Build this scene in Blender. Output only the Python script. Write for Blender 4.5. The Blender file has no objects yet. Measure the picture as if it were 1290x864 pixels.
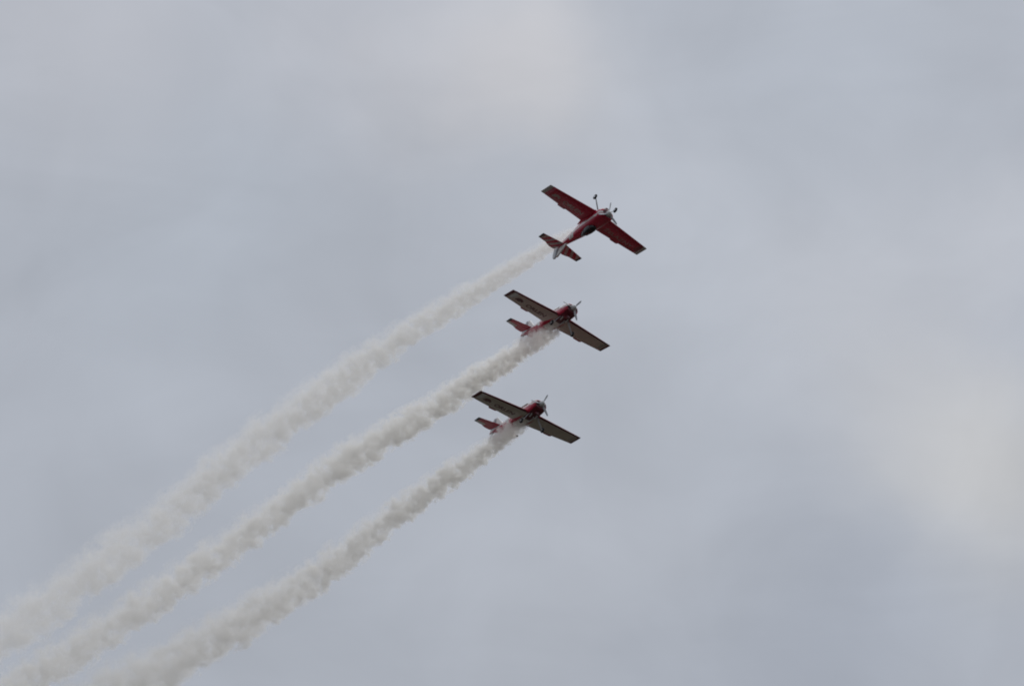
import bpy, bmesh, math, random
from mathutils import Vector, Matrix

S = bpy.context.scene
COL = S.collection
R = math.radians

# ------------------------------------------------------------------ camera
cam_d = bpy.data.cameras.new('camera')
cam_d.sensor_width = 36.0
cam_d.lens = 250.0
cam_d.clip_start = 0.5
cam_d.clip_end = 60000.0
cam = bpy.data.objects.new('camera', cam_d)
cam.location = (0, 0, 1.7)
cam.rotation_euler = (R(90 + 25), 0, 0)
COL.objects.link(cam)
S.camera = cam

# ------------------------------------------------------------------ sky and light
SUN_EL, SUN_AZ = R(52), R(22)          # azimuth from +Y towards +X
world = bpy.data.worlds.new('World')
S.world = world
world.use_nodes = True
wt = world.node_tree
wt.nodes.clear()
WL = wt.links


def wn(kind, **kw):
    n = wt.nodes.new(kind)
    for k, v in kw.items():
        setattr(n, k, v)
    return n


def wmath(op, a, b=None, c=None, clamp=False):
    n = wn('ShaderNodeMath', operation=op, use_clamp=clamp)
    for i, v in enumerate((a, b, c)):
        if v is None:
            continue
        if isinstance(v, (int, float)):
            n.inputs[i].default_value = v
        else:
            WL.new(v, n.inputs[i])
    return n.outputs[0]


def wmix(fac, a, b):
    n = wn('ShaderNodeMix', data_type='RGBA')
    n.clamp_factor = True
    for sock, v in ((n.inputs[0], fac), (n.inputs[6], a), (n.inputs[7], b)):
        if isinstance(v, tuple):
            sock.default_value = (*v, 1)
        elif isinstance(v, (int, float)):
            sock.default_value = v
        else:
            WL.new(v, sock)
    return n.outputs[2]


sky = wn('ShaderNodeTexSky', sky_type='NISHITA')
sky.sun_disc = False
sky.sun_elevation = SUN_EL
sky.sun_rotation = SUN_AZ
geo = wn('ShaderNodeTexCoord').outputs['Generated']
# slow turbulence that bends the edges of the cloud cells
nwarp = wn('ShaderNodeTexNoise')
nwarp.inputs['Scale'].default_value = 22
nwarp.inputs['Detail'].default_value = 5
WL.new(geo, nwarp.inputs['Vector'])
vs = wn('ShaderNodeVectorMath', operation='SUBTRACT')
WL.new(nwarp.outputs['Color'], vs.inputs[0])
vs.inputs[1].default_value = (.5, .5, .5)
vm = wn('ShaderNodeVectorMath', operation='SCALE')
WL.new(vs.outputs[0], vm.inputs[0])
vm.inputs['Scale'].default_value = 0.036
va = wn('ShaderNodeVectorMath', operation='ADD')
WL.new(geo, va.inputs[0])
WL.new(vm.outputs[0], va.inputs[1])
wdir = va.outputs[0]


def cloud_cell(d, radius):
    """soft cell of thinner or thicker cloud around a direction of the sky"""
    n = wn('ShaderNodeVectorMath', operation='DISTANCE')
    WL.new(wdir, n.inputs[0])
    n.inputs[1].default_value = d
    m = wn('ShaderNodeMapRange', interpolation_type='SMOOTHERSTEP')
    WL.new(n.outputs['Value'], m.inputs['Value'])
    m.inputs['From Min'].default_value = 0
    m.inputs['From Max'].default_value = radius
    m.inputs['To Min'].default_value = 1
    m.inputs['To Max'].default_value = 0
    return m.outputs[0]


BASE = (3.92, 4.18, 4.68)
cloud = BASE
CELLS = [   # sky direction, angular radius, amount, colour of that patch of cloud
    ((-0.0217, 0.8868, 0.4617), 0.0301, 0.55, (4.68, 4.79, 5.21)),
    ((-0.0028, 0.8895, 0.4569), 0.0268, .70, (5.40, 5.36, 5.55)),
    ((-0.0629, 0.8842, 0.4629), 0.0368, 0.60, (4.68, 4.79, 5.21)),
    ((0.0285, 0.9011, 0.4327), 0.0424, 0.75, (4.68, 4.97, 5.52)),
    ((0.0563, 0.9048, 0.4222), 0.0357, 0.70, (4.91, 5.09, 5.52)),
    ((0.0668, 0.9111, 0.4067), 0.0300, .68, (5.20, 5.18, 5.14)),
    ((0.0712, 0.8962, 0.4378), 0.0150, 0.40, (5.39, 5.58, 6.04)),
    ((0.0396, 0.9239, 0.3806), 0.0357, 0.70, (3.52, 3.81, 4.40)),
    ((0.0407, 0.8888, 0.4565), 0.0257, 0.50, (4.07, 4.40, 4.97)),
    ((0.0061, 0.9176, 0.3974), 0.0290, 0.40, (4.34, 4.56, 5.03)),
    ((-0.0440, 0.8991, 0.4355), 0.0368, 0.50, (3.81, 4.18, 4.74)),
]
for d, rad, amt, c in CELLS:
    d = Vector(d).normalized()
    f = wmath('MULTIPLY', cloud_cell(d, rad), amt)
    cloud = wmix(f, cloud, c)
# fine mottling of the cloud deck
nf = wn('ShaderNodeTexNoise')
nf.inputs['Scale'].default_value = 38
nf.inputs['Detail'].default_value = 4
nf.inputs['Roughness'].default_value = .5
nf.inputs['Distortion'].default_value = .6
WL.new(geo, nf.inputs['Vector'])
mot = wmath('MULTIPLY_ADD', nf.outputs['Fac'], .22, .885)
# long thin streaks
mp = wn('ShaderNodeMapping')
mp.inputs['Rotation'].default_value = (0, R(28), 0)
mp.inputs['Scale'].default_value = (22, 22, 70)
WL.new(geo, mp.inputs['Vector'])
ns = wn('ShaderNodeTexNoise')
ns.inputs['Scale'].default_value = 1.0
ns.inputs['Detail'].default_value = 5
ns.inputs['Distortion'].default_value = 1.0
WL.new(mp.outputs[0], ns.inputs['Vector'])
mot = wmath('MULTIPLY', mot, wmath('MULTIPLY_ADD', ns.outputs['Fac'], .15, .925))
# big banks over the rest of the sky
nb = wn('ShaderNodeTexNoise')
nb.inputs['Scale'].default_value = 3.0
nb.inputs['Detail'].default_value = 4
WL.new(geo, nb.inputs['Vector'])
mot = wmath('MULTIPLY', mot, wmath('MULTIPLY_ADD', nb.outputs['Fac'], .3, .85))
# an overcast sky is brighter towards the zenith
sep = wn('ShaderNodeSeparateXYZ')
WL.new(geo, sep.inputs[0])
zen = wmath('MULTIPLY_ADD', wmath('MAXIMUM', sep.outputs['Z'], 0), .7, .70)
fac = wmath('MULTIPLY', mot, zen)
vsc = wn('ShaderNodeVectorMath', operation='SCALE')
WL.new(cloud, vsc.inputs[0])
WL.new(fac, vsc.inputs['Scale'])
final = wmix(.97, sky.outputs[0], vsc.outputs[0])
bg = wn('ShaderNodeBackground')
bg.inputs['Strength'].default_value = 0.108
WL.new(final, bg.inputs['Color'])
WL.new(bg.outputs[0], wn('ShaderNodeOutputWorld').inputs['Surface'])

sun_d = bpy.data.lights.new('sun', 'SUN')
sun_d.energy = 0.68
sun_d.angle = R(60)
sun_d.color = (1, .95, .87)
sun = bpy.data.objects.new('sun', sun_d)
v = Vector((math.sin(SUN_AZ) * math.cos(SUN_EL), math.cos(SUN_AZ) * math.cos(SUN_EL), math.sin(SUN_EL)))
sun.rotation_euler = v.to_track_quat('Z', 'Y').to_euler()
COL.objects.link(sun)

S.view_settings.view_transform = 'Standard'
S.view_settings.look = 'None'
S.view_settings.exposure = 0.0
S.view_settings.gamma = 1
S.view_settings.use_curve_mapping = False
S.render.engine = 'CYCLES'
S.cycles.volume_bounces = 14
S.cycles.max_bounces = 16
S.cycles.volume_max_steps = 512
S.cycles.filter_width = 1.9            # a soft long telephoto lens

# ------------------------------------------------------------------ materials


def mat_paint(name, col, rough=.32, coat=.3, vary=.12, metal=0.0):
    m = bpy.data.materials.new(name)
    m.use_nodes = True
    t = m.node_tree
    b = t.nodes['Principled BSDF']
    b.inputs['Roughness'].default_value = rough
    b.inputs['Coat Weight'].default_value = coat
    b.inputs['Coat Roughness'].default_value = .15
    b.inputs['Metallic'].default_value = metal
    tc = t.nodes.new('ShaderNodeTexCoord')
    n = t.nodes.new('ShaderNodeTexNoise')
    n.inputs['Scale'].default_value = 2.3
    n.inputs['Detail'].default_value = 6
    t.links.new(tc.outputs['Object'], n.inputs['Vector'])
    mx = t.nodes.new('ShaderNodeMix')
    mx.data_type = 'RGBA'
    mx.inputs[6].default_value = (*[c * (1 - vary) for c in col], 1)
    mx.inputs[7].default_value = (*[min(1, c * (1 + vary)) for c in col], 1)
    t.links.new(n.outputs['Fac'], mx.inputs[0])
    t.links.new(mx.outputs[2], b.inputs['Base Color'])
    return m


RED = mat_paint('red_paint', (.50, .011, .050))
WHITE = mat_paint('white_paint', (.74, .72, .69))
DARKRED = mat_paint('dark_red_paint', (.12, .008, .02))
PALE = mat_paint('pale_grey_paint', (.55, .54, .53))
NAVY = mat_paint('black_paint', (.03, .028, .034))
GREYP = mat_paint('grey_paint', (.36, .37, .39))
UNDER = mat_paint('cream_underside_paint', (.60, .55, .50))
LETTER = mat_paint('faded_letter_paint', (.42, .35, .33))
METAL = mat_paint('bare_metal', (.62, .62, .63), rough=.28, coat=0, metal=.85)
RUBBER = mat_paint('rubber', (.025, .025, .028), rough=.8, coat=0)
BLACK = mat_paint('intake_black', (.006, .006, .007), rough=.9, coat=0)
BLADE = mat_paint('grey_blade_paint', (.55, .56, .58), rough=.4)
GLASS = mat_paint('dark_canopy', (.012, .012, .015), rough=.12, coat=0)


def stripe_mat():
    m = mat_paint('striped_red_and_white_paint', (.48, .011, .045))
    t = m.node_tree
    b = t.nodes['Principled BSDF']
    old = b.inputs['Base Color'].links[0].from_socket
    tc = t.nodes.new('ShaderNodeTexCoord')
    sx = t.nodes.new('ShaderNodeSeparateXYZ')
    t.links.new(tc.outputs['Object'], sx.inputs[0])
    ab = t.nodes.new('ShaderNodeMath')
    ab.operation = 'ABSOLUTE'
    t.links.new(sx.outputs['Y'], ab.inputs[0])
    ma = t.nodes.new('ShaderNodeMath')
    ma.operation = 'MULTIPLY_ADD'
    t.links.new(sx.outputs['X'], ma.inputs[0])
    ma.inputs[1].default_value = .45
    t.links.new(ab.outputs[0], ma.inputs[2])
    dv = t.nodes.new('ShaderNodeMath')
    dv.operation = 'MULTIPLY_ADD'
    t.links.new(ma.outputs[0], dv.inputs[0])
    dv.inputs[1].default_value = 1 / .47
    dv.inputs[2].default_value = 10.2
    fr = t.nodes.new('ShaderNodeMath')
    fr.operation = 'FRACT'
    t.links.new(dv.outputs[0], fr.inputs[0])
    gt = t.nodes.new('ShaderNodeMath')
    gt.operation = 'GREATER_THAN'
    t.links.new(fr.outputs[0], gt.inputs[0])
    gt.inputs[1].default_value = .56
    mx = t.nodes.new('ShaderNodeMix')
    mx.data_type = 'RGBA'
    t.links.new(gt.outputs[0], mx.inputs[0])
    t.links.new(old, mx.inputs[6])
    mx.inputs[7].default_value = (.50, .46, .44, 1)
    t.links.new(mx.outputs[2], b.inputs['Base Color'])
    return m


STRIPED = stripe_mat()

# ------------------------------------------------------------------ helpers


def link(name, bm, mats, parent=None, smooth=True):
    bmesh.ops.remove_doubles(bm, verts=bm.verts, dist=1e-5)
    bmesh.ops.recalc_face_normals(bm, faces=bm.faces)
    me = bpy.data.meshes.new(name)
    bm.to_mesh(me)
    bm.free()
    for m in (mats if isinstance(mats, (list, tuple)) else [mats]):
        me.materials.append(m)
    if smooth:
        for p in me.polygons:
            p.use_smooth = True
        me.set_sharp_from_angle(angle=R(35))
    o = bpy.data.objects.new(name, me)
    COL.objects.link(o)
    if parent:
        o.parent = parent
    return o


def rings(bm, loops, closed_start=True, closed_end=True, matf=None):
    """skin a list of equal-length vertex loops"""
    vv = [[bm.verts.new(p) for p in lp] for lp in loops]
    n = len(vv[0])
    for a, b in zip(vv, vv[1:]):
        for i in range(n):
            f = bm.faces.new((a[i], a[(i + 1) % n], b[(i + 1) % n], b[i]))
            if matf:
                f.material_index = matf(f.calc_center_median())
    for on, lp in ((closed_start, vv[0]), (closed_end, vv[-1])):
        if on:
            f = bm.faces.new(lp)
            if matf:
                f.material_index = matf(f.calc_center_median())
    return vv


def tube(bm, pts, rads, n=10, flat=1.0, up=Vector((0, 0, 1))):
    pts = [Vector(p) for p in pts]
    loops = []
    for i, p in enumerate(pts):
        d = (pts[min(i + 1, len(pts) - 1)] - pts[max(i - 1, 0)]).normalized()
        a = d.cross(up)
        if a.length < 1e-4:
            a = d.cross(Vector((1, 0, 0)))
        a.normalize()
        b = a.cross(d).normalized()
        loops.append([p + rads[i] * (math.cos(2 * math.pi * k / n) * a + flat * math.sin(2 * math.pi * k / n) * b) for k in range(n)])
    rings(bm, loops)


def naca(c, t):
    return 5 * t * (.2969 * math.sqrt(max(c, 0)) - .126 * c - .3516 * c * c + .2843 * c ** 3 - .1036 * c ** 4)


class Surface:
    """a straight-tapered flying surface lying in x/y, root at y0, tip at y1"""

    def __init__(s, y0, y1, le0, te0, le1, te1, z0, z1, t0, t1):
        s.__dict__.update(locals())

    def k(s, y):
        return (y - s.y0) / (s.y1 - s.y0)

    def le(s, y):
        return s.le0 + (s.le1 - s.le0) * s.k(y)

    def te(s, y):
        return s.te0 + (s.te1 - s.te0) * s.k(y)

    def at(s, y, c, side):
        le, te = s.le(y), s.te(y)
        th = (s.t0 + (s.t1 - s.t0) * s.k(y)) * (le - te)
        z = s.z0 + (s.z1 - s.z0) * s.k(y)
        return Vector((le + (te - le) * c, y, z + side * th / 1.0 * naca(c, 1) if side else z))

    def chord_at(s, x, y):
        return min(1, max(0, (s.le(y) - x) / (s.le(y) - s.te(y))))


def cos_fr(c0, c1, n):
    return [c0 + (c1 - c0) * (1 - math.cos(math.pi * i / n)) / 2 for i in range(n + 1)]


def panel(bm, sf, ys, cs, mirror, matf, cap0=True, cap1=True, scale=lambda y: 1.0):
    """closed piece of the surface between chord fractions cs[0] and cs[-1] along the span stations ys"""
    loops = []
    for y in ys:
        k = scale(y)
        up, lo = [], []
        for c in cs:
            a, b = sf.at(y, c, 1), sf.at(y, c, -1)
            mid = (a.z + b.z) / 2
            up.append(Vector((a.x, a.y * mirror, mid + (a.z - mid) * k)))
            lo.append(Vector((b.x, b.y * mirror, mid + (b.z - mid) * k)))
        lp = up + lo[::-1]
        loops.append(lp)
    n = len(cs)
    vv = [[bm.verts.new(p) for p in lp] for lp in loops]
    N = 2 * n
    for j in range(len(ys) - 1):
        a, b = vv[j], vv[j + 1]
        for i in range(N):
            i2 = (i + 1) % N
            f = bm.faces.new((a[i], a[i2], b[i2], b[i]))
            side = 1 if i < n - 1 else (-1 if n <= i < N - 1 else 0)
            ii = i if i < n else N - 1 - i
            f.material_index = matf((ys[j] + ys[j + 1]) / 2, (cs[min(ii, n - 1)] + cs[min(ii + (1 if side == 1 else -1 if side == -1 else 0), n - 1)]) / 2, side)
    for on, lp, y in ((cap0, vv[0], ys[0]), (cap1, vv[-1], ys[-1])):
        if on:
            for i in range(n - 1):
                f = bm.faces.new((lp[i], lp[i + 1], lp[N - 2 - i], lp[N - 1 - i]))
                f.material_index = matf(y, .5, 0)


def empty(name, loc=(0, 0, 0)):
    o = bpy.data.objects.new(name, None)
    o.empty_display_size = .5
    o.location = loc
    COL.objects.link(o)
    return o


def letters(text, size, bold=.0):
    """outline mesh of a word, as (verts 2D, faces), width in metres"""
    cu = bpy.data.curves.new('word', 'FONT')
    cu.body = text
    cu.size = 1
    cu.offset = bold
    cu.resolution_u = 4
    ob = bpy.data.objects.new('word', cu)
    COL.objects.link(ob)
    bpy.context.view_layer.update()
    me = ob.evaluated_get(bpy.context.evaluated_depsgraph_get()).to_mesh()
    vs = [Vector((p.co.x, p.co.y)) for p in me.vertices]
    fs = [tuple(p.vertices) for p in me.polygons]
    ob.to_mesh_clear()
    bpy.data.objects.remove(ob)
    bpy.data.curves.remove(cu)
    x0 = min(p.x for p in vs)
    x1 = max(p.x for p in vs)
    y0 = min(p.y for p in vs)
    y1 = max(p.y for p in vs)
    w, h = size
    vs = [Vector(((p.x - x0) / (x1 - x0) * w, (p.y - y0) / (y1 - y0) * h)) for p in vs]
    return vs, fs


# bird-of-prey head emblem beside the word
EMBLEM = ([Vector(p) for p in ((0.02, .10), (.10, .42), (.30, .50), (.50, .46), (.64, .30), (.60, .06), (.50, .17),
                               (.42, .26), (.34, .20), (.30, .02), (.20, .10), (.13, .02))], [tuple(range(12))])


def decal(name, shapes, sf, mirror, side, mat, parent):
    """paint lettering that follows the wing skin: shapes = [(verts, faces, y_start, x_base, y_direction)]"""
    bm = bmesh.new()
    for vs, fs, ys, xb, dr in shapes:
        bv = [bm.verts.new((xb + p.y, ys + dr * p.x, 0)) for p in vs]
        for f in fs:
            try:
                bm.faces.new([bv[i] for i in f])
            except ValueError:
                pass
    bmesh.ops.triangulate(bm, faces=bm.faces[:])
    x = -1.2
    while x < 1.2:
        bmesh.ops.bisect_plane(bm, geom=bm.verts[:] + bm.edges[:] + bm.faces[:], plane_co=(x, 0, 0), plane_no=(1, 0, 0))
        x += .04
    for v in bm.verts:
        y = abs(v.co.y)
        c = sf.chord_at(v.co.x, y)
        z = sf.at(y, c, side).z
        v.co.z = z + side * .005
    me_o = link(name, bm, mat, parent, smooth=False)
    return me_o


# ------------------------------------------------------------------ ground
def build_ground():
    bm = bmesh.new()
    s = 30000
    vs = [bm.verts.new(p) for p in ((-s, -s, 0), (s, -s, 0), (s, s, 0), (-s, s, 0))]
    bm.faces.new(vs)
    m = bpy.data.materials.new('grass_airfield')
    m.use_nodes = True
    t = m.node_tree
    b = t.nodes['Principled BSDF']
    b.inputs['Roughness'].default_value = .95
    tc = t.nodes.new('ShaderNodeTexCoord')
    n = t.nodes.new('ShaderNodeTexNoise')
    n.inputs['Scale'].default_value = .02
    n.inputs['Detail'].default_value = 12
    t.links.new(tc.outputs['Object'], n.inputs['Vector'])
    r = t.nodes.new('ShaderNodeValToRGB')
    r.color_ramp.elements[0].color = (.036, .032, .021, 1)
    r.color_ramp.elements[1].color = (.074, .060, .042, 1)
    t.links.new(n.outputs['Fac'], r.inputs[0])
    t.links.new(r.outputs[0], b.inputs['Base Color'])
    o = link('ground', bm, m, smooth=False)
    o['kind'] = 'structure'
    o['label'] = 'dry green grass airfield far below the planes'
    return o


build_ground()

# ------------------------------------------------------------------ aeroplane
WING = Surface(0.0, 4.29, .95, -.93, .586, -.602, 0.0, .05, .155, .12)
STAB = Surface(0.0, 1.72, -3.12, -4.22, -3.44, -4.08, .71, .71, .09, .085)

STATIONS = [  # x, half width, top, bottom, squareness
    (1.74, .40, .61, .08, 2.3), (1.70, .47, .66, .02, 2.4), (1.58, .52, .70, -.05, 2.5), (1.30, .545, .73, -.13, 2.6),
    (.98, .55, .75, -.19, 2.6), (.60, .53, .775, -.21, 2.6), (.20, .51, .80, -.22, 2.6), (-.40, .48, .82, -.21, 2.6),
    (-.90, .45, .82, -.17, 2.5), (-1.50, .39, .80, -.08, 2.4), (-2.10, .31, .78, .04, 2.3), (-2.80, .22, .76, .20, 2.2),
    (-3.40, .15, .745, .32, 2.1), (-4.00, .095, .73, .42, 2.0), (-4.50, .045, .70, .50, 2.0)]


def station(x):
    for a, b in zip(STATIONS, STATIONS[1:]):
        if a[0] >= x >= b[0]:
            k = (a[0] - x) / (a[0] - b[0])
            k2 = k
            return tuple(a[i] + (b[i] - a[i]) * k2 for i in range(1, 5))
    return STATIONS[-1][1:]


def hull_loop(x, grow=0.0, n=40):
    hw, zt, zb, e = station(x)
    zc, hh = (zt + zb) / 2, (zt - zb) / 2
    lp = []
    for i in range(n):
        a = 2 * math.pi * i / n
        c, s = math.cos(a), math.sin(a)
        y = math.copysign(abs(c) ** (2 / e), c) * (hw + grow)
        z = math.copysign(abs(s) ** (2 / e), s) * (hh + grow) + zc
        lp.append(Vector((x, y, z)))
    return lp


def frange(a, b, step):
    n = max(1, int(round(abs(b - a) / step)))
    return [a + (b - a) * i / n for i in range(n + 1)]


def livery(p):
    """0 red, 1 white: white speed line along the shoulder, widening to a flash near the tail"""
    hw, zt, zb, e = station(p.x)
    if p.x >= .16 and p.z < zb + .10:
        return 3  # nose belly in darker red: shade of the downward-facing side put into the colour
    mid = zb + (zt - zb) * (.62 + .05 * math.sin(p.x))
    w = .075 if p.x > -1.5 else .06
    if p.x > 1.2:
        mid = zb + (zt - zb) * .60
    if abs(p.y) > hw * .55 and abs(p.z - mid) < w:
        return 1
    if -1.25 < p.x < .16 and p.z < zb + .10:
        return 1
    if -1.85 < p.x + .5 * p.z < -1.55 and abs(p.y) > hw * .5 and p.z > zb + (zt - zb) * .25:
        return 1
    if -2.48 < p.x < -2.20 and abs(p.y) > hw * .5 and p.z > zb + (zt - zb) * .42:
        return 1
    return 0


def make_plane():
    root = empty('aerobatic_plane')
    # ---- fuselage
    bm = bmesh.new()
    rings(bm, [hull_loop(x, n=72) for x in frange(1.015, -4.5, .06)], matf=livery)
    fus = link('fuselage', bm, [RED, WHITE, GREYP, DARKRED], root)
    # ---- engine cowl with a pale front ring
    bm = bmesh.new()
    xs = frange(1.0, 1.74, .04)

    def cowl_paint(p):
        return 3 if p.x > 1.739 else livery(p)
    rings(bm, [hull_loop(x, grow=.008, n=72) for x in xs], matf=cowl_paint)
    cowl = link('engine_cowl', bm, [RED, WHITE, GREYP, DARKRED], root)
    for s in (-1, 1):
        bm = bmesh.new()
        lps = []
        for dx, g in ((-.02, 1), (.012, 1), (.012, .86), (-.03, .80)):
            lps.append([Vector((1.74 + dx, s * .265 +   .115 * g * math.cos(a), .385 + .15 * g * math.sin(a)))
                        for a in [2 * math.pi * k / 20 for k in range(20)]])
        rings(bm, lps)
        link('air_intake', bm, BLACK, cowl)
    bm = bmesh.new()
    tube(bm, [(1.30, 0, -.10), (1.34, 0, -.21), (1.46, 0, -.22)], [.17, .15, .13], n=14, flat=.6)
    link('oil_cooler_scoop', bm, DARKRED, cowl)
    for s in (-1, 1):
        bm = bmesh.new()
        tube(bm, [(1.05, s * .22, -.15), (.98, s * .22, -.25), (.80, s * .22, -.30)], [.05, .05, .05], n=12)
        link('exhaust_pipe', bm, METAL, cowl)
    # smoke oil nozzle under the belly
    bm = bmesh.new()
    tube(bm, [(.82, .12, -.19), (.70, .14, -.29), (-.12, .16, -.30)], [.03, .03, .022], n=10)
    link('smoke_pipe', bm, METAL, root)
    # ---- propeller
    bm = bmesh.new()
    tube(bm, [(1.72, 0, .38), (1.86, 0, .38)], [.11, .11], n=20)
    prop = link('propeller', bm, NAVY, root)
    bm = bmesh.new()
    prof = [(1.755, .20), (1.79, .21), (1.86, .205), (1.95, .175), (2.03, .125), (2.08, .065), (2.095, .008)]
    rings(bm, [[Vector((x, r * math.cos(2 * math.pi * k / 24), .38 + r * math.sin(2 * math.pi * k / 24))) for k in range(24)] for x, r in prof])
    link('spinner', bm, PALE, prop)
    for b in range(3):
        ang = R(35 + 120 * b)
        bm = bmesh.new()
        lps = []
        for r, ch, th, tw in ((.12, .07, .055, 60), (.22, .11, .040, 52), (.40, .15, .026, 38), (.62, .155, .018, 28), (.80, .135, .012, 22), (.90, .10, .008, 20), (.94, .04, .005, 19)):
            lp = []
            for k in range(12):
                a = 2 * math.pi * k / 12
                u, w = ch / 2 * math.cos(a), th / 2 * math.sin(a)
                t = R(tw)
                tx, tt = u * math.sin(t) + w * math.cos(t), u * math.cos(t) - w * math.sin(t)
                lp.append(Vector((1.86 + tx, r * math.cos(ang) - tt * math.sin(ang), .38 + r * math.sin(ang) + tt * math.cos(ang))))
            lps.append(lp)
        rings(bm, lps)
        link('propeller_blade', bm, BLADE, prop)
    # ---- canopy (a bubble let into the top of the hull)
    bm = bmesh.new()
    lps = []
    xs = frange(.42, -1.30, .08)
    for x in xs:
        k = (x - xs[0]) / (xs[-1] - xs[0])
        bell = max(.02, math.sin(math.pi * min(1, k ** .72))) ** .62
        w = .36 * bell * (1 - .25 * k)
        h = .34 * bell
        lps.append([Vector((x, w * math.cos(a), .70 + (.10 + h) * math.sin(a) * (1 if math.sin(a) > 0 else .3))) for a in [2 * math.pi * q / 28 for q in range(28)]])
    rings(bm, lps)
    can = link('canopy', bm, GLASS, root)
    bm = bmesh.new()
    for x in (.12, -.62):
        k = (x - xs[0]) / (xs[-1] - xs[0])
        bell = math.sin(math.pi * k ** .72) ** .62
        w, h = .36 * bell * (1 - .25 * k) + .006, .34 * bell + .006
        arc = [(x, w * math.cos(a), .70 + (.10 + h) * math.sin(a)) for a in [math.pi * q / 18 for q in range(19)]]
        tube(bm, arc, [.016] * 19, n=6, up=Vector((1, 0, 0)))
    link('canopy_frame', bm, DARKRED, can)
    # ---- wings
    cs_main = [0, .008, .025, .05, .085, .13, .2, .3, .42, .55, .66, .735]
    cs_all = cs_main + [.76, .82, .88, .94, 1.0]
    cs_ail = [.745, .76, .82, .88, .94, 1.0]

    def wing_paint(y, c, side):   # 0 red 1 white 2 pale tip 3 dark red
        if side > 0:
            return 2 if y > 4.02 else (0 if c > .02 else 0)
        if y > 4.08:
            return 3
        if side == 0:
            return 0
        return 3 if c < .085 else 1

    word, emblem = letters('ORLEN', (1.66, .43), .03), EMBLEM
    word2 = letters('\u017bELAZNY', (2.45, .52), .015)
    for s in (1, -1):
        bm = bmesh.new()
        ys1 = frange(.30, 1.02, .24)
        ys2 = frange(1.02, 3.98, .37)
        ys3 = [3.98, 4.02, 4.08, 4.18, 4.24, 4.27, 4.29]
        panel(bm, WING, ys1, cs_all, s, wing_paint, True, True)
        panel(bm, WING, ys2, cs_main, s, wing_paint, False, False)
        panel(bm, WING, ys3, cs_all, s, wing_paint, True, True,
              scale=lambda y: 1 if y < 4.2 else max(.12, math.sqrt(max(0, 1 - ((y - 4.18) / .115) ** 2))))
        wing = link('wing', bm, [RED, UNDER, PALE, DARKRED], root)
        bm = bmesh.new()
        panel(bm, WING, frange(1.035, 3.965, .37), cs_ail, s, wing_paint)
        ail = link('aileron', bm, [RED, UNDER, PALE, DARKRED], wing)
        # balance tab on the trailing edge
        bm = bmesh.new()
        te = WING.te(2.3)
        zt = WING.at(2.3, 1, 0).z
        lps = []
        for x, y0, y1, h in ((te + .02, 1.98, 2.68, .010), (te - .05, 2.0, 2.66, .009), (te - .125, 2.08, 2.58, .004)):
            lps.append([Vector((x, s * y0, zt + h)), Vector((x, s * y1, zt + h)), Vector((x, s * y1, zt - h)), Vector((x, s * y0, zt - h))])
        rings(bm, lps)
        link('aileron_tab', bm, RED, ail)
        # wing root fairing
        bm = bmesh.new()
        lps = []
        for x in frange(.9, -1.45, .1):
            hw = station(x)[0]
            k = (.9 - x) / 2.35
            h = max(.012, .10 * math.sin(math.pi * min(1, k * .9 + .06)))
            w = max(.02, .16 * math.sin(math.pi * min(1, k * .85 + .12)))
            lps.append([Vector((x, s * (hw - .04), .0 + h * 1.7)), Vector((x, s * (hw + w * .4), .03 + h * .5)), Vector((x, s * (hw + w), .012)),
                        Vector((x, s * (hw + w), -.02)), Vector((x, s * (hw + w * .4), -.05 - h * .3)), Vector((x, s * (hw - .04), -.06 - h))])
        rings(bm, lps)
        link('wing_root_fairing', bm, RED, wing)
        if s == 1:
            decal('wing_lettering', [(*word, 2.62, -.30, -1), (*emblem, 3.62, -.28, -1)], WING, s, 1, LETTER, wing)
        else:
            decal('wing_lettering', [(*word2, -1.05, -.30, -1)], WING, s, 1, LETTER, wing)
            decal('wing_lettering', [(*word, -2.62, -.30, 1), (*emblem, -3.62, -.26, 1)], WING, s, -1, DARKRED, wing)
    # ---- tailplane
    cs_s = [0, .01, .04, .1, .2, .35, .5]
    cs_e = [.515, .53, .62, .74, .87, 1.0]

    def stab_paint(y, c, side):   # 0 striped 1 red 2 black 3 pale
        if y > 1.54:
            return 2
        if side > 0:
            return 0
        return 1

    def elev_paint(y, c, side):
        if y > 1.54:
            return 2
        if side > 0:
            return 0
        return 3 if (y > .85 and c > .66) else 1
    for s in (1, -1):
        bm = bmesh.new()
        panel(bm, STAB, [.05, .4, .8, 1.2, 1.53, 1.55, 1.62, 1.68, 1.71, 1.72], cs_s, s, stab_paint,
              scale=lambda y: 1 if y < 1.67 else .55)
        st = link('tailplane', bm, [STRIPED, RED, NAVY, PALE], root)
        bm = bmesh.new()
        panel(bm, STAB, [.14, .4, .7, .88, 1.2, 1.53, 1.55, 1.70], cs_e, s, elev_paint)
        el = link('elevator', bm, [STRIPED, RED, NAVY, PALE], st)
        bm = bmesh.new()
        z = .71
        pts = [(-4.15, .16), (-4.15, .98), (-4.22, .84), (-4.29, .62), (-4.30, .30), (-4.26, .18)]
        lps = [[Vector((x, s * y, z + dz)) for x, y in pts] for dz in (-.007, .007)]
        rings(bm, lps, matf=lambda p: 0 if p.z > z + .003 else 1)
        link('trim_tab', bm, [STRIPED, RED], el)
    # ---- fin and rudder
    def vert_surface(rows, thick):
        lps = []
        for z, le, te in rows:
            n = 9
            up = [Vector((le + (te - le) * c, thick * naca(.02 + .96 * c, 1) * 2, z)) for c in cos_fr(0, 1, n)]
            lo = [Vector((p.x, -p.y, p.z)) for p in up][::-1]
            lps.append(up + lo[1:-1])
        return lps
    bm = bmesh.new()
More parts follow.
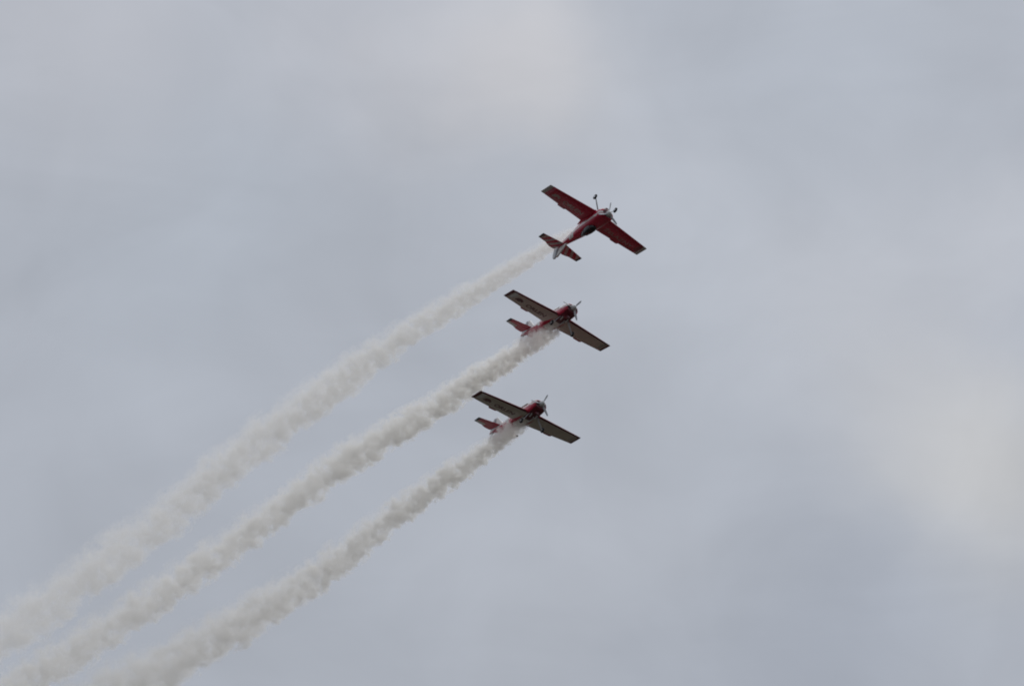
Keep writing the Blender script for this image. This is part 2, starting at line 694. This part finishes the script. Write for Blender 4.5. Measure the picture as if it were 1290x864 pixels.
    rings(bm, vert_surface([(.66, -2.72, -3.86), (.80, -2.95, -3.87), (1.05, -3.20, -3.88), (1.30, -3.46, -3.90), (1.50, -3.66, -3.92), (1.54, -3.72, -3.92)], .075))
    fin = link('fin', bm, WHITE, root)
    bm = bmesh.new()
    rings(bm, vert_surface([(.44, -3.98, -4.40), (.52, -3.90, -4.54), (.75, -3.89, -4.52), (1.10, -3.90, -4.48), (1.36, -3.92, -4.38), (1.52, -3.94, -4.27), (1.57, -3.98, -4.20)], .065))
    link('rudder', bm, GREYP, fin)
    # ---- landing gear
    for s in (-1, 1):
        bm = bmesh.new()
        pts = [(.86, s * .30, -.12), (.86, s * .42, -.26), (.88, s * .60, -.56), (.90, s * .76, -.82), (.91, s * .84, -.95)]
        lps = []
        for i, p in enumerate(pts):
            w, h = (.085, .028) if i < 1 else ((.07, .024) if i < 3 else (.05, .02))
            p = Vector(p)
            d = (Vector(pts[min(i + 1, 4)]) - Vector(pts[max(i - 1, 0)])).normalized()
            a, b = Vector((1, 0, 0)), d.cross(Vector((1, 0, 0))).normalized()
            lps.append([p + w * math.cos(t) * a + h * math.sin(t) * b for t in [2 * math.pi * k / 12 for k in range(12)]])
        rings(bm, lps)
        leg = link('gear_leg', bm, GREYP, root)

        def wheel(bm, prof, cx, cy, cz):
            rings(bm, [[Vector((cx + r * math.cos(2 * math.pi * k / 24), cy + y, cz + r * math.sin(2 * math.pi * k / 24))) for k in range(24)] for y, r in prof])
        bm = bmesh.new()
        wheel(bm, [(-.06, .09), (-.062, .15), (-.045, .185), (0, .20), (.045, .185), (.062, .15), (.06, .09)], .92, s * .90, -.98)
        tyre = link('wheel', bm, RUBBER, leg)
        bm = bmesh.new()
        wheel(bm, [(-.072, .03), (-.070, .085), (.070, .085), (.072, .03)], .92, s * .90, -.98)
        link('wheel_hub', bm, METAL, leg)
    bm = bmesh.new()
    tube(bm, [(-4.05, 0, .44), (-4.28, 0, .30), (-4.36, 0, .22)], [.022, .018, .015], n=8)
    tl = link('tail_wheel_strut', bm, GREYP, root)
    bm = bmesh.new()
    rings(bm, [[Vector((-4.38 + r * math.cos(2 * math.pi * k / 16), y, .17 + r * math.sin(2 * math.pi * k / 16))) for k in range(16)]
               for y, r in ((-.03, .03), (-.03, .06), (0, .075), (.03, .06), (.03, .03))])
    link('tail_wheel', bm, RUBBER, tl)
    bm = bmesh.new()
    tube(bm, [(-1.75, 0, .79), (-1.85, 0, 1.05)], [.010, .005], n=6)
    link('antenna', bm, NAVY, root)
    return root


def copy_tree(o, parent=None):
    c = o.copy()
    COL.objects.link(c)
    if parent:
        c.parent = parent
    for ch in list(o.children):
        copy_tree(ch, c)
    return c


POSES = [
    (((0.5792, -0.7789, -0.2403), (-0.815, -0.5478, -0.1887), (0.0154, 0.3052, -0.9522)), (5.689, 442.669, 217.549),
     'topmost plane, flying upside down with its red wing tops and raised wheels showing'),
    (((0.5804, 0.7894, 0.1997), (-0.8142, 0.567, 0.1249), (-0.0147, -0.2351, 0.9719)), (3.135, 448.069, 212.311),
     'upright red and white plane flying between the upside down plane and the lowest plane'),
    (((0.5734, 0.8097, 0.1247), (-0.8191, 0.5639, 0.1051), (0.0148, -0.1624, 0.9866)), (0.977, 449.647, 205.64),
     'lowest of the three planes, upright with its pale wing undersides and dark tips showing'),
]
proto = make_plane()
planes = []
for i, (rot, loc, label) in enumerate(POSES):
    p = proto if i == 0 else copy_tree(proto)
    M = Matrix(rot).to_4x4()
    M.translation = Vector(loc)
    p.rotation_mode = 'QUATERNION'
    p.rotation_quaternion = M.to_quaternion()
    p.location = loc
    p['label'] = label
    p['category'] = 'plane'
    p['group'] = 'aerobatic planes flying in formation'
    prop = next(c for c in p.children if c.name.startswith('propeller'))
    hub = Vector((0, 0, .38))
    turn = Matrix.Rotation(R((0, 25, 33)[i]), 3, 'X')
    prop.rotation_euler = turn.to_euler()
    prop.location = hub - turn @ hub
    planes.append(p)

# ------------------------------------------------------------------ smoke trails
TRAILS = [
    ([(4.53, 444.78, 217.75, 0.34), (3.32, 446.38, 217.79, 0.48), (2.05, 448.18, 217.74, 0.58), (-3.78, 456.24, 217.68, 0.82), (-9.78, 464.75, 217.47, 1.1), (-16.04, 474.14, 216.9, 1.34), (-20.27, 480.62, 216.42, 1.47), (-25.87, 489.51, 215.56, 1.49), (-30.84, 497.0, 215.08, 1.57), (-35.05, 503.21, 214.76, 1.65), (-39.77, 510.21, 214.38, 1.73), (-44.58, 517.32, 214.03, 1.81)],
     [(0, 1.8), (.05, 2.2), (.12, 1.8), (.3, 1.1), (.6, .68), (1, .42)], [(0, .25), (.15, .45), (.4, .8), (1, 1.2)], 11.3,
     'smooth pale smoke trail behind the upside down plane, highest of the three'),
    ([(3.15, 448.3, 211.70, 0.40), (2.05, 449.53, 211.75, 0.58), (0.11, 452.43, 211.63, 0.67), (-3.09, 457.09, 211.56, 0.84), (-5.77, 461.14, 211.43, 0.9), (-8.25, 464.65, 211.46, 0.97), (-11.83, 469.73, 211.49, 1.09), (-12.84, 471.28, 211.42, 1.09), (-21.44, 484.68, 210.68, 1.18), (-30.36, 498.16, 210.2, 1.33), (-37.37, 508.42, 210.05, 1.47), (-42.49, 516.07, 209.84, 1.55)],
     [(0, 3.2), (.06, 3.6), (.12, 3.0), (.3, 1.8), (.6, 1.05), (1, .65)], [(0, 1.7), (.2, 1.35), (.5, 1.1), (1, 1.2)], 47.7,
     'lumpy pale smoke trail in the middle, streaming back from the belly of the middle plane'),
    ([(0.94, 449.71, 205.42, 0.40), (0.11, 450.62, 205.27, 0.58), (-1.78, 453.57, 204.94, 0.61), (-3.74, 456.58, 204.76, 0.78), (-8.18, 463.31, 204.36, 0.9), (-11.09, 467.98, 203.92, 1.02), (-14.05, 472.62, 203.55, 1.15), (-20.08, 481.32, 203.35, 1.4), (-23.79, 486.54, 203.3, 1.59), (-26.92, 490.88, 203.31, 1.83), (-31.39, 497.03, 203.38, 2.09), (-35.96, 503.23, 203.49, 2.3)],
     [(0, 3.2), (.06, 3.6), (.12, 3.0), (.3, 1.8), (.6, .95), (1, .45)], [(0, 1.7), (.2, 1.35), (.5, 1.1), (1, 1.35)], 83.1,
     'lowest smoke trail, streaming back from the belly of the lowest plane'),
]


def smoke_material(name, L, prof, dens, amp, seed):
    """billowing smoke: density round a curved centre line, broken up by turbulence that grows with the trail's width"""
    m = bpy.data.materials.new(name)
    m.use_nodes = True
    t = m.node_tree
    t.nodes.clear()
    ln = t.links

    def N(k, **kw):
        n = t.nodes.new(k)
        for a, b in kw.items():
            setattr(n, a, b)
        return n

    def M(op, a, b=None, c=None, clamp=False):
        n = N('ShaderNodeMath', operation=op, use_clamp=clamp)
        for i, v in enumerate((a, b, c)):
            if v is None:
                continue
            if isinstance(v, (int, float)):
                n.inputs[i].default_value = v
            else:
                ln.new(v, n.inputs[i])
        return n.outputs[0]

    def curve(tt, pts, lo, hi):
        n = N('ShaderNodeFloatCurve')
        c = n.mapping.curves[0]
        n.mapping.use_clip = False
        while len(c.points) < len(pts):
            c.points.new(.5, .5)
        for p, (x, y) in zip(c.points, pts):
            p.location = (x, (y - lo) / (hi - lo))
            p.handle_type = 'AUTO_CLAMPED'
        n.mapping.update()
        ln.new(tt, n.inputs['Value'])
        return M('MULTIPLY_ADD', n.outputs[0], hi - lo, lo)

    tc = N('ShaderNodeTexCoord')
    sp = N('ShaderNodeSeparateXYZ')
    ln.new(tc.outputs['Object'], sp.inputs[0])
    X, Y, Z = sp.outputs
    tt = M('DIVIDE', X, L, clamp=True)
    cy = curve(tt, [(p[0] / L, p[1]) for p in prof], -6, 6)
    cz = curve(tt, [(p[0] / L, p[2]) for p in prof], -6, 6)
    rr = curve(tt, [(p[0] / L, p[3]) for p in prof], 0, 3)
    # distance along the trail counted in trail radii
    us = [0.0]
    for a, b in zip(prof, prof[1:]):
        us.append(us[-1] + (b[0] - a[0]) / ((a[3] + b[3]) / 2))
    U = curve(tt, [(p[0] / L, u) for p, u in zip(prof, us)], 0, us[-1])
    qy = M('DIVIDE', M('SUBTRACT', Y, cy), rr)
    qz = M('DIVIDE', M('SUBTRACT', Z, cz), rr)
    cb = N('ShaderNodeCombineXYZ')
    for s, v in zip(cb.inputs, (M('ADD', U, seed), qy, qz)):
        ln.new(v, s)
    n1 = N('ShaderNodeTexNoise')
    n1.inputs['Scale'].default_value = 1.5
    n1.inputs['Detail'].default_value = 5
    n1.inputs['Roughness'].default_value = .62
    n1.inputs['Distortion'].default_value = .35
    ln.new(cb.outputs[0], n1.inputs['Vector'])
    n2 = N('ShaderNodeTexNoise')
    n2.inputs['Scale'].default_value = 4.2
    n2.inputs['Detail'].default_value = 3
    ln.new(cb.outputs[0], n2.inputs['Vector'])
    # slow wandering of the trail
    n0 = N('ShaderNodeTexNoise')
    n0.inputs['Scale'].default_value = .42
    n0.inputs['Detail'].default_value = 1
    ln.new(cb.outputs[0], n0.inputs['Vector'])
    s0 = N('ShaderNodeSeparateColor')
    ln.new(n0.outputs['Color'], s0.inputs[0])
    sway = M('MULTIPLY', M('MINIMUM', M('MULTIPLY', tt, 6), 1), 1.1)
    qy = M('ADD', qy, M('MULTIPLY', M('SUBTRACT', s0.outputs[0], .5), sway))
    qz = M('ADD', qz, M('MULTIPLY', M('SUBTRACT', s0.outputs[1], .5), sway))
    d = M('SQRT', M('ADD', M('MULTIPLY', qy, qy), M('MULTIPLY', qz, qz)))
    A = curve(tt, amp, 0, 2)
    nn = M('ADD', M('MULTIPLY', M('SUBTRACT', n1.outputs['Fac'], .5), 2.0), M('MULTIPLY', M('SUBTRACT', n2.outputs['Fac'], .5), .6))
    dd = M('ADD', d, M('MULTIPLY', nn, A))
    # crisp lower edge, softer upper edge
    soft = N('ShaderNodeMapRange')
    ln.new(qz, soft.inputs[0])
    soft.inputs[1].default_value = -.6
    soft.inputs[2].default_value = .9
    soft.inputs[3].default_value = .80
    soft.inputs[4].default_value = .05
    body = N('ShaderNodeMapRange', interpolation_type='SMOOTHSTEP')
    ln.new(dd, body.inputs[0])
    ln.new(soft.outputs[0], body.inputs[1])
    lim = N('ShaderNodeMapRange')
    ln.new(qz, lim.inputs[0])
    lim.inputs[1].default_value = -.4
    lim.inputs[2].default_value = .9
    lim.inputs[3].default_value = 1.0
    lim.inputs[4].default_value = 1.4
    ln.new(lim.outputs[0], body.inputs[2])
    body.inputs[3].default_value = 1
    body.inputs[4].default_value = 0
    hol = N('ShaderNodeMapRange', interpolation_type='SMOOTHSTEP')
    ln.new(M('ADD', n1.outputs['Fac'], M('MULTIPLY', M('SUBTRACT', n2.outputs['Fac'], .5), .5)), hol.inputs[0])
    hol.inputs[1].default_value = .62
    hol.inputs[2].default_value = .40
    hol.inputs[3].default_value = .04
    hol.inputs[4].default_value = 1.35
    den = M('MULTIPLY', M('MULTIPLY', body.outputs[0], hol.outputs[0]), curve(tt, dens, 0, 5))
    pv = N('ShaderNodeVolumePrincipled')
    pv.inputs['Color'].default_value = (.997, .987, .965, 1)
    pv.inputs['Anisotropy'].default_value = .55
    ln.new(den, pv.inputs['Density'])
    out = N('ShaderNodeOutputMaterial')
    ln.new(pv.outputs[0], out.inputs['Volume'])
    m.cycles.volume_step_rate = .035
    return m


for pts, dens, amp, seed, label in TRAILS:
    P = [Vector(p[:3]) for p in pts]
    rad = [p[3] for p in pts]
    ax = (P[-1] - P[0]).normalized()
    ay = Vector((0, 0, 1)).cross(ax).normalized()
    az = ax.cross(ay)
    M3 = Matrix((ax, ay, az)).transposed()
    inv = M3.inverted()
    prof = []
    for p, r in zip(P, rad):
        q = inv @ (p - P[0])
        prof.append((q.x, q.y, q.z, r))
    L = prof[-1][0]
    bm = bmesh.new()
    loops = []
    for a, b in zip(prof, prof[1:]):
        n = max(2, int((b[0] - a[0]) / 1.5))
        for i in range(n + (b is prof[-1])):
            k = i / n
            x, y, z, r = (a[j] + (b[j] - a[j]) * k for j in range(4))
            rr = 1.42 * r
            z += .12 * r
            loops.append([Vector((x, y + rr * math.cos(2 * math.pi * h / 20), z + rr * math.sin(2 * math.pi * h / 20))) for h in range(20)])
    rings(bm, loops)
    o = link('smoke_trail', bm, smoke_material('white_smoke', L, prof, dens, amp, seed))
    M4 = M3.to_4x4()
    M4.translation = P[0]
    o.matrix_world = M4
    o['label'] = label
    o['category'] = 'smoke trail'
    o['group'] = 'smoke trails behind the planes'
